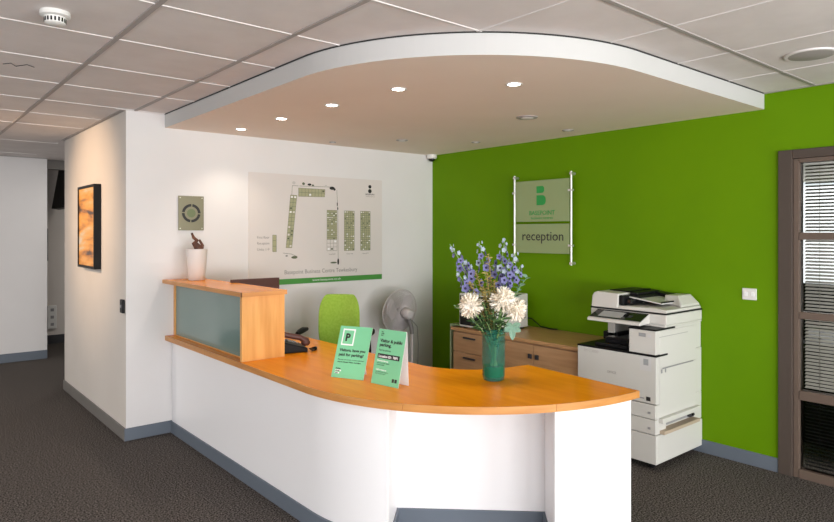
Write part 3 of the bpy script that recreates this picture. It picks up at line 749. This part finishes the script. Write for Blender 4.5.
# motor housing sits behind the cage (towards -ax)
MB().lathe([(0,-.14),(.035,-.138),(.05,-.12),(.052,-.06),(.04,-.045),(0,-.045)],24,'fan_grey',XF_,caps=False).build('motor_housing',t,smooth=True)
b = MB()
def cage(b, zs, wires):
    for i in range(wires):
        a = 2*PI*i/wires; b.tube([(r_*math.cos(a),r_*math.sin(a),z_) for r_,z_ in zs],.0014,'fan_grey',4,XF_)
    for r_,z_ in zs[1:]:
        b.tube([(r_*math.cos(2*PI*i/40),r_*math.sin(2*PI*i/40),z_) for i in range(41)],.0016 if r_ < RF-.01 else .004,'fan_grey',5,XF_)
cage(b,[(.045,-.045),(.10,-.04),(.16,-.028),(.19,-.012),(RF,.015)],110); b.build('rear_grille',t)
b = MB(); cage(b,[(.03,.065),(.10,.062),(.16,.052),(.19,.038),(RF,.018)],110); b.lathe([(0,.062),(.035,.062),(.035,.07),(0,.072)],20,'fan_grey',XF_,caps=False); b.build('front_grille',t)
b = MB()
for k in range(3):
    vs=[]; fs=[]
    for i in range(9):
        u=i/8; r_=.03+.15*u
        for j in range(7):
            v=j/6-.5; wd=.55+1.0*math.sin(PI*min(u*.8+.15,1)); a=k*2*PI/3+v*wd+.35*u
            vs.append((r_*math.cos(a),r_*math.sin(a),.01+v*.05))
    for i in range(8):
        for j in range(6): fs.append((i*7+j,i*7+j+1,(i+1)*7+j+1,(i+1)*7+j))
    b.add(vs,fs,'fan_grey',XF_)
b.lathe([(0,-.02),(.03,-.02),(.03,.03),(0,.035)],20,'fan_dark',XF_,caps=False); b.build('blade_rotor',t,smooth=True)
MB().tube([(-.0,.0,.72),(.06,.0,.66),(.075,.0,.5),(.07,.0,.3),(.1,.0,.06)],.004,'fan_dark',6).build('cord',t,smooth=True)

# ================================================================== ON THE RAISED SHELF
t = thing('white_planter','tapered white planter standing on the raised wooden shelf','planter',(1.815,4.86,1.1788))
b = MB().lathe([(0,0),(.056,0),(.060,.004),(.078,.235),(.072,.235),(.054,.02),(0,.02)],36,'planter_white',caps=False); b.build('pot',t,smooth=True)
MB().lathe([(0,.205),(.069,.205),(.069,.21),(0,.21)],24,'twig',caps=False).build('soil',t)
t = thing('carved_wood_figure','small dark brown twisted wood figure rising from the white planter','sculpture',(1.815,4.86,1.389))
MB().tube([(.03,0,.0),(.01,0,.035),(-.012,.01,.07),(.005,.01,.09),(-.02,.01,.11),(-.03,.02,.145)],[.026,.030,.022,.016,.012,.008],'twig',10).build('figure_body',t,smooth=True)
MB().tube([(.035,0,.0),(.045,0,.05),(.02,.0,.095)],[.014,.012,.008],'twig',8).build('branch',t,smooth=True)
# brass plaque on the white wall
t = thing('wall_plaque','square bronze plaque with a dark ring on the white wall above the planter','plaque',(1.847,WY,1.69))
b = MB().box((-.10,-.012,-.135),(.10,-.006,.135),'brass'); b.build('plate',t,bevel=.002)
for x in (-.085,.085):
    for z in (-.12,.12): MB().lathe([(.005,0),(.005,.014)],12,'nickel',Matrix.Translation((x,0,z))@Matrix.Rotation(R(90),4,'X')).build('standoff',t)
b = MB()
for i in range(48):
    if i % 12 == 11: continue
    a0=2*PI*i/48; a1=2*PI*(i+1)/48
    b.add([(r_*math.cos(a),-.0125-e,.0+r_*math.sin(a)) for e in (0,.002) for r_,a in ((.052,a0),(.072,a0),(.072,a1),(.052,a1))],[(0,1,2,3),(7,6,5,4),(0,4,5,1),(1,5,6,2),(2,6,7,3),(3,7,4,0)],'ink')
b.build('ring',t)
MB().lathe([(0,0),(.034,0),(.034,.0015),(0,.0015)],28,'plaque_disc',Matrix.Translation((0,-.0125,0))@Matrix.Rotation(R(90),4,'X'),caps=False).build('centre_disc',t)

# ================================================================== SITE MAP PANEL
t = thing('site_map_panel','large pale printed site map panel with a green strip along its bottom edge','map',(3.01,WY,1.57))
Z0 = lambda x,z,y=0: (x-3.01, y, z-1.57)
def mp(b, n, par=None): return b.build(n, t if par is None else par)
MB().box(Z0(2.323,1.134,-.006),Z0(3.699,2.046,-.001),'map_panel').build('panel',t)
MB().box(Z0(2.323,1.086,-.006),Z0(3.699,1.134,-.001),'map_green').build('green_strip',t)
def quad_cells(name, corners, nx, nz, m='map_tan'):
    a,b_,c_,d_ = [Vector((p[0]-3.01,0,p[1]-1.57)) for p in corners]      # bl, br, tr, tl
    bb = MB(); y=-.0068
    Q = lambda u,v: (a*(1-u)+b_*u)*(1-v)+(d_*(1-u)+c_*u)*v
    P4=[Q(0,0),Q(1,0),Q(1,1),Q(0,1)]
    bb.add([(p.x,-.0062,p.z) for p in P4]+[(p.x,y,p.z) for p in P4],[(4,5,6,7),(0,1,5,4),(1,2,6,5),(2,3,7,6),(3,0,4,7)],m)
    rnd = random.Random(len(name)+nx*31+nz)
    def line(p,q,w=.0011,mm='map_line'):
        dd=(q-p).normalized(); n_=Vector((-dd.z,0,dd.x))*w
        bb.add([(v.x,y-.0004,v.z) for v in (p-n_,q-n_,q+n_,p+n_)],[(0,1,2,3)],mm)
    for i in range(nx+1): line(Q(i/nx,0),Q(i/nx,1))
    for j in range(nz+1): line(Q(0,j/nz),Q(1,j/nz))
    for i in range(nx):
        for j in range(nz):
            if rnd.random() < .30:
                u0=(i+.2)/nx; v0=(j+.25)/nz; P=[Q(u0,v0),Q((i+.8)/nx,v0),Q((i+.8)/nx,(j+.7)/nz),Q(u0,(j+.7)/nz)]
                bb.add([(p.x,y-.0006,p.z) for p in P],[(0,1,2,3)],rnd.choice(['map_line','paper_white','map_panel']))
    return bb.build('building_block',t)
quad_cells('a',[(2.668,1.405),(2.725,1.405),(2.775,1.866),(2.712,1.868)],2,14)
quad_cells('b',[(2.79,1.857),(3.055,1.862),(3.06,1.93),(2.79,1.932)],8,2)
quad_cells('c',[(3.08,1.475),(3.186,1.475),(3.186,1.743),(3.08,1.743)],5,14)
quad_cells('d',[(3.08,1.372),(3.186,1.372),(3.186,1.475),(3.08,1.475)],3,3,'map_panel')
quad_cells('e',[(3.265,1.370),(3.378,1.370),(3.378,1.741),(3.265,1.741)],5,18)
quad_cells('f',[(3.447,1.369),(3.560,1.369),(3.560,1.742),(3.447,1.742)],5,18)
quad_cells('g',[(2.542,1.373),(2.578,1.373),(2.578,1.517),(2.542,1.517)],1,3)
MF = lambda x,z: frame(Z0(x,z,-.0066),(1,0,0),(0,0,1))
for s_,z in (('First floor',1.487),('Reception',1.437),('Units 1-9',1.385)): text('key_lettering',s_,.03,MF(2.40,z),'ink_grey',t,width=.11)
for x,s_ in ((3.10,'Units 20-37'),(3.29,'Units 40'),(3.47,'Units 60-77')): text('block_lettering',s_,.016,MF(x,1.335),'ink_grey',t,width=.07)
text('title_lettering','Basepoint Business Centre Tewkesbury',.052,MF(2.652,1.175),'ink_grey',t,width=.755)
text('web_lettering','www.basepoint.co.uk',.026,frame(Z0(2.93,1.104,-.0066),(1,0,0),(0,0,1)),'paper_white',t,width=.30)
b = MB()
def disc(x,z,rx,rz,m='ink',n=18):
    b.add([(x-3.01+rx*math.cos(2*PI*i/n),-.0068,z-1.57+rz*math.sin(2*PI*i/n)) for i in range(n)],[tuple(range(n))],m)
disc(3.556,1.978,.018,.017); disc(3.556,1.936,.021,.020)
b.build('logo_mark',t)
text('logo_lettering','BASEPOINT',.022,MF(3.505,1.897),'ink',t,width=.105); text('logo_lettering','business centres',.012,MF(3.51,1.880),'ink_grey',t,width=.10)
b = MB()
disc(2.90,1.967,.020,.010); disc(2.935,1.962,.012,.008,'map_line'); disc(3.135,1.945,.028,.015); disc(3.16,1.935,.012,.012,'ink')
disc(2.745,1.975,.016,.014,'map_faint'); disc(2.84,1.972,.014,.012,'map_line'); disc(3.07,1.96,.014,.012,'map_faint')
disc(3.19,1.80,.005,.018); disc(3.195,1.76,.006,.014); disc(3.20,1.27,.010,.030); disc(3.15,1.262,.035,.008,'map_line'); disc(2.75,1.32,.03,.012,'map_line'); disc(2.675,1.335,.012,.008,'ink_grey')
for (x0,z0),(x1,z1) in (((3.185,1.93),(3.196,1.74)),((3.196,1.74),(3.20,1.26)),((2.64,1.36),(2.72,1.35)),((2.72,1.35),(2.78,1.325)),((2.73,1.95),(2.725,1.87)),((2.73,1.95),(2.79,1.95)),((2.80,1.95),(3.12,1.955))):
    dd=Vector((x1-x0,z1-z0)).normalized()*.0016
    b.add([(x0-3.01-dd.y,-.0067,z0-1.57+dd.x),(x1-3.01-dd.y,-.0067,z1-1.57+dd.x),(x1-3.01+dd.y,-.0067,z1-1.57-dd.x),(x0-3.01+dd.y,-.0067,z0-1.57-dd.x)],[(0,1,2,3)],'map_line')
b.build('road_marks',t)

# ================================================================== RECEPTION SIGN
t = thing('reception_sign','translucent reception sign held between two silver rods on the green wall','sign',(WX,3.572,1.655))
for y in (.312,-.312):
    rd = MB().tube([(-.045,y,-.388),(-.045,y,.390)],.009,'chrome',14).build('rod',t,smooth=True)
    for z in (-.372,.372): MB().tube([(-.0,y,z),(-.056,y,z)],.012,'chrome',12).build('wall_mount',rd,smooth=True)
    for z in (.235,-.225,.275,-.265)[:2]: MB().box((-.058,y-.017,z-.008),(-.032,y+.025 if y<0 else y+.017,z+.008),'chrome').build('clamp',rd)
MB().box((-.048,-.295,-.022),(-.042,.295,.335),'acrylic').build('upper_panel',t,bevel=.001)
MB().box((-.048,-.295,-.295),(-.042,.295,-.042),'acrylic').build('lower_panel',t,bevel=.001)
SF = lambda y,z: frame((-.0492,-y,z),(0,-1,0),(0,0,1))
b = MB()
def blk(y0,y1,z0,z1,r):
    pts=[(-(y0),z0)]
    X=SF(0,0)
    P=[(y0,z0),(y1-r,z0)]+[(y1-r+r*math.sin(a),z0+r-r*math.cos(a)) for a in [PI/2*i/6 for i in range(1,6)]]+[(y1,z0+r)]
    P+=[(y1,z1-r)]+[(y1-r+r*math.cos(a),z1-r+r*math.sin(a)) for a in [PI/2*i/6 for i in range(1,6)]]+[(y1-r,z1),(y0,z1)]
    b.prism(P,0,.001,'logo_green',X)
blk(-.055,.03,.225,.285,.025); blk(-.055,.045,.120,.205,.035); b.build('logo_mark',t)
text('logo_lettering','BASEPOINT',.055,SF(-.14,.035),'logo_green',t,width=.28)
text('logo_lettering','business centres',.030,SF(-.12,.0),'logo_green',t,width=.24)
text('reception_lettering','reception',.115,SF(-.225,-.185),'ink',t,width=.45)

# ================================================================== SMALL FITTINGS
t = thing('wall_socket','white double switch plate on the green wall right of the photocopier','socket',(WX,1.842,1.13))
MB().box((-.009,-.046,-.038),(-.0005,.046,.038),'plastic_white').build('plate',t,bevel=.003)
for y in (-.022,.022): MB().box((-.013,y-.010,-.012),(-.0085,y+.010,.014),'paper_white').build('rocker',t,bevel=.001)
t = thing('access_reader','small black entry button on the edge of the picture wall','button',(1.3718,5.125,.99))
MB().box((-.02,-.035,-.05),(-.0005,.035,.05),'black').build('housing',t,bevel=.004)
MB().lathe([(.012,0),(.012,.004)],16,'mid_grey',Matrix.Translation((-.02,0,0))@Matrix.Rotation(R(-90),4,'Y')).build('push_button',t)
# framed picture on the cream wall
t = thing('framed_artwork','narrow upright abstract orange picture in a deep black frame on the left wall','picture',(1.3715,6.055,1.587))
b = MB(); w2,h2,dp=.287,.35,.055
b.box((-dp,-w2,-h2),(-.0005,-w2+.022,h2),'black').box((-dp,w2-.022,-h2),(-.0005,w2,h2),'black').box((-dp,-w2+.022,-h2),(-.0005,w2-.022,-h2+.022),'black').box((-dp,-w2+.022,h2-.022),(-.0005,w2-.022,h2),'black')
b.build('frame',t,bevel=.003)
MB().box((-.047,-w2+.022,-h2+.022),(-.040,w2-.022,h2-.022),'artwork').build('canvas',t)
# CCTV
t = thing('security_camera','small white and black dome camera in the corner under the soffit','camera',(4.30,5.02,2.3405))
MB().lathe([(0,0),(.052,0),(.054,-.028),(.046,-.042),(0,-.042)],24,'plastic_white',caps=False).build('mount',t,smooth=True)
MB().sphere((0,0,-.046),(.034,.034,.026),'gloss_black').build('dome',t,smooth=True)
# downlights in the soffit
lights = [((2.115,4.743),'lit downlight closest to the picture wall end of the soffit'),((2.136,4.12),'second lit downlight along the soffit from the white wall'),
          ((2.15,3.476),'third lit downlight along the soffit from the white wall'),((2.19,2.845),'fourth lit downlight, where the soffit begins to curve'),
          ]
lights = [lights[0],lights[1],lights[2],lights[3],((2.59,2.34),'lit downlight over the front curve of the desk, the brightest of the row')]
base = None
for (x,y),lab in lights:
    if base is None:
        base = thing('downlight',lab,'light',(x,y,2.3405),0,'lit downlights in the soffit')
        MB().lathe([(.034,0),(.046,0),(.046,-.004),(.034,-.003)],32,'plastic_white',caps=False).build('trim_ring',base,smooth=True)
        MB().lathe([(0,-.0005),(.0335,-.0005),(.0335,-.0025),(0,-.0025)],32,'lamp_glow',caps=False).build('lamp_face',base)
    else: dup(base,(x,y,2.3405),label=lab)
    ld = bpy.data.lights.new('downlight_lamp','SPOT'); ld.energy = 15; ld.spot_size = R(110); ld.spot_blend = .8; ld.color = (1,.86,.70); ld.shadow_soft_size = .035
    lo = bpy.data.objects.new('downlight_lamp',ld); C.objects.link(lo); lo.location = (x,y,2.332)
off_l = [((3.40,2.95),.075,'round off-white ceiling speaker in the soffit right of the lit lights'),((3.42,4.39),.05,'unlit flush disc in the soffit near the white wall'),
         ((3.99,4.055),.04,'small unlit flush disc in the soffit above the reception sign'),((4.068,3.11),.045,'small unlit flush disc in the soffit beside the green wall'),((3.03,4.887),.03,'tiny dark sensor in the soffit above the site map')]
for (x,y),r_,lab in off_l:
    t = thing('ceiling_disc',lab,'ceiling fitting',(x,y,2.3405),0)
    MB().lathe([(0,0),(r_,0),(r_,-.005),(r_*.85,-.007),(0,-.007)],28,'grid',caps=False).build('cover',t,smooth=True)
    MB().lathe([(0,-.0072),(r_*.6,-.0072),(r_*.55,-.010),(0,-.010)],24,'grid_white',caps=False).build('centre',t,smooth=True)
t = thing('ceiling_speaker','large flat round speaker in the ceiling tiles by the green wall','speaker',(3.58,1.21,H-.0005))
MB().lathe([(0,0),(.125,0),(.12,-.008),(0,-.008)],40,'grid_white',caps=False).build('rim',t,smooth=True)
MB().lathe([(0,-.0082),(.105,-.0082),(.09,-.011),(0,-.012)],40,'grid',caps=False).build('grille',t,smooth=True)
t = thing('smoke_detector','round white smoke detector with dark slots on the ceiling tiles','smoke detector',(.545,3.02,H-.0005))
MB().lathe([(0,0),(.055,0),(.057,-.018),(.048,-.022),(0,-.022)],36,'plastic_white',caps=False).build('base',t,smooth=True)
b = MB().lathe([(0,-.0225),(.040,-.0225),(.038,-.048),(.028,-.054),(0,-.054)],36,'plastic_white',caps=False); b.build('sensor_head',t,smooth=True)
b = MB()
for i in range(18):
    a=2*PI*i/18; X=Matrix.Rotation(a,4,'Z'); b.box((.0365,-.0032,-.044),(.0405,.0032,-.028),'black',X)
b.build('slots',t)
o = MB().tube([(.50,4.13,H-.002),(.53,4.08,H-.002),(.56,4.14,H-.002),(.60,4.06,H-.002),(.64,4.10,H-.002)],.0018,'dark_grey',4).build('loose_wire')
tag(origin(o,(.56,4.1,H)),'thin curled wire against the ceiling tile at left','wire')
# down the corridor
t = thing('wall_television','black slanting television seen edge-on in the far corridor','television',(1.77,9.7,1.865))
X = Matrix.Rotation(R(9),4,'Y'); MB().box((0,-.35,0),(.09,.35,.55),'black',X).build('screen',t,bevel=.005)
MB().tube([(.11,.1,.3),(.3,.2,.3),(.3,.4995,.3)],.02,'dark_grey').build('bracket',t)
t = thing('power_socket','white multi-way power outlet low on the far corridor wall','socket',(1.80,Y1,.37))
MB().box((-.055,-.035,-.16),(.055,-.0005,.16),'plastic_white').build('housing',t,bevel=.004)
for z in (-.1,0,.1): MB().box((-.02,-.037,z-.02),(.02,-.0345,z+.02),'mid_grey').build('outlet',t)
t = thing('door_plate','thin black upright plate on the end edge of the hall wall','plate',(1.5485,9.11,1.39))
MB().box((.0005,-.045,-.2),(.012,.045,.2),'black').build('plate_body',t,bevel=.002)

# ================================================================== CAMERA, LIGHT
cam = bpy.data.cameras.new('camera'); co = bpy.data.objects.new('camera',cam); C.objects.link(co)
co.location = (0,0,CAMZ); co.rotation_euler = (R(90),0,-YAW)
cam.sensor_width = 36; cam.lens = 640.55/834*36; cam.shift_x = -(436.17-417)/834; cam.shift_y = -(261-232.8)/834
cam.clip_start = .02
bpy.context.scene.camera = co
def area(name, loc, rot, sx, sy, e, col):
    l = bpy.data.lights.new(name,'AREA'); l.shape='RECTANGLE'; l.size=sx; l.size_y=sy; l.energy=e; l.color=col
    o = bpy.data.objects.new(name,l); C.objects.link(o); o.location=loc; o.rotation_euler=rot; return o
DAY=(.93,.96,1.0)
for a0,a1 in backops: area('ground_bounce_fill',((a0+a1)/2,Y0-.14,.8),(R(128),0,0),a1-a0,.9,92,(1,.94,.89))  # upward fill added at the back windows to lift the ceiling
for a0,a1 in leftops: area('ground_bounce_fill',(X0-.14,(a0+a1)/2,1.1),(R(128),0,R(-90)),a1-a0,.6,18,(1,.95,.90))  # weaker upward fill added at the left windows
for a0,a1 in backops: area('window_daylight',((a0+a1)/2,Y0-.13,1.33),(R(90),0,0),a1-a0,1.9,72,DAY)      # faces +Y
for a0,a1 in leftops: area('window_daylight',(X0-.13,(a0+a1)/2,1.5),(R(90),0,R(-90)),a1-a0,1.4,10,DAY)      # faces +X
# accent spot on the picture wall, from the ceiling left of the frame
s = bpy.data.lights.new('picture_spot','SPOT'); s.energy=150; s.spot_size=R(62); s.spot_blend=1; s.color=(1,.68,.42); s.shadow_soft_size=.05
so_ = bpy.data.objects.new('picture_spot',s); C.objects.link(so_); so_.location=(-.55,6.0,2.38); so_.rotation_euler=(Vector((1.37,6.1,1.75))-Vector(so_.location)).to_track_quat('-Z','Y').to_euler()
t = thing('hall_fill_panel','unseen square white light panel added to brighten the hall','light',(-2.2,6.2,H-.0005))  # out-of-view panel, added with its lamp to brighten the hall wall
MB().box((-.3,-.3,-.012),(-.27,.3,0),'plastic_white').box((.27,-.3,-.012),(.3,.3,0),'plastic_white').box((-.27,-.3,-.012),(.27,-.27,0),'plastic_white').box((-.27,.27,-.012),(.27,.3,0),'plastic_white').build('frame',t)
MB().box((-.269,-.269,-.008),(.269,.269,-.001),'lamp_glow').build('diffuser',t)
area('hall_fill_lamp',(-2.2,6.2,H-.02),(0,0,0),.54,.54,55,(1,.95,.88))  # fill lamp of the added hall panel
area('corridor_light',(2.3,8.3,H-.02),(0,0,0),.5,.5,10,(1,.95,.88))
area('office_light',(6.0,1.6,H-.02),(0,0,0),.6,1.2,40,(1,.97,.92))
w = bpy.data.worlds.new('world'); bpy.context.scene.world = w; w.use_nodes = True
w.node_tree.nodes['Background'].inputs[0].default_value = (.85,.92,1,1); w.node_tree.nodes['Background'].inputs[1].default_value = 1.0
sc = bpy.context.scene
sc.view_settings.view_transform = 'Standard'; sc.view_settings.look = 'None'; sc.view_settings.gamma = 1; sc.view_settings.use_curve_mapping = False
sc.view_settings.exposure = 0.3
sc.cycles.use_denoising = True; sc.cycles.max_bounces = 10; sc.cycles.diffuse_bounces = 5; sc.cycles.transmission_bounces = 8
sc.cycles.sample_clamp_indirect = 6; sc.cycles.caustics_reflective = False; sc.cycles.caustics_refractive = False
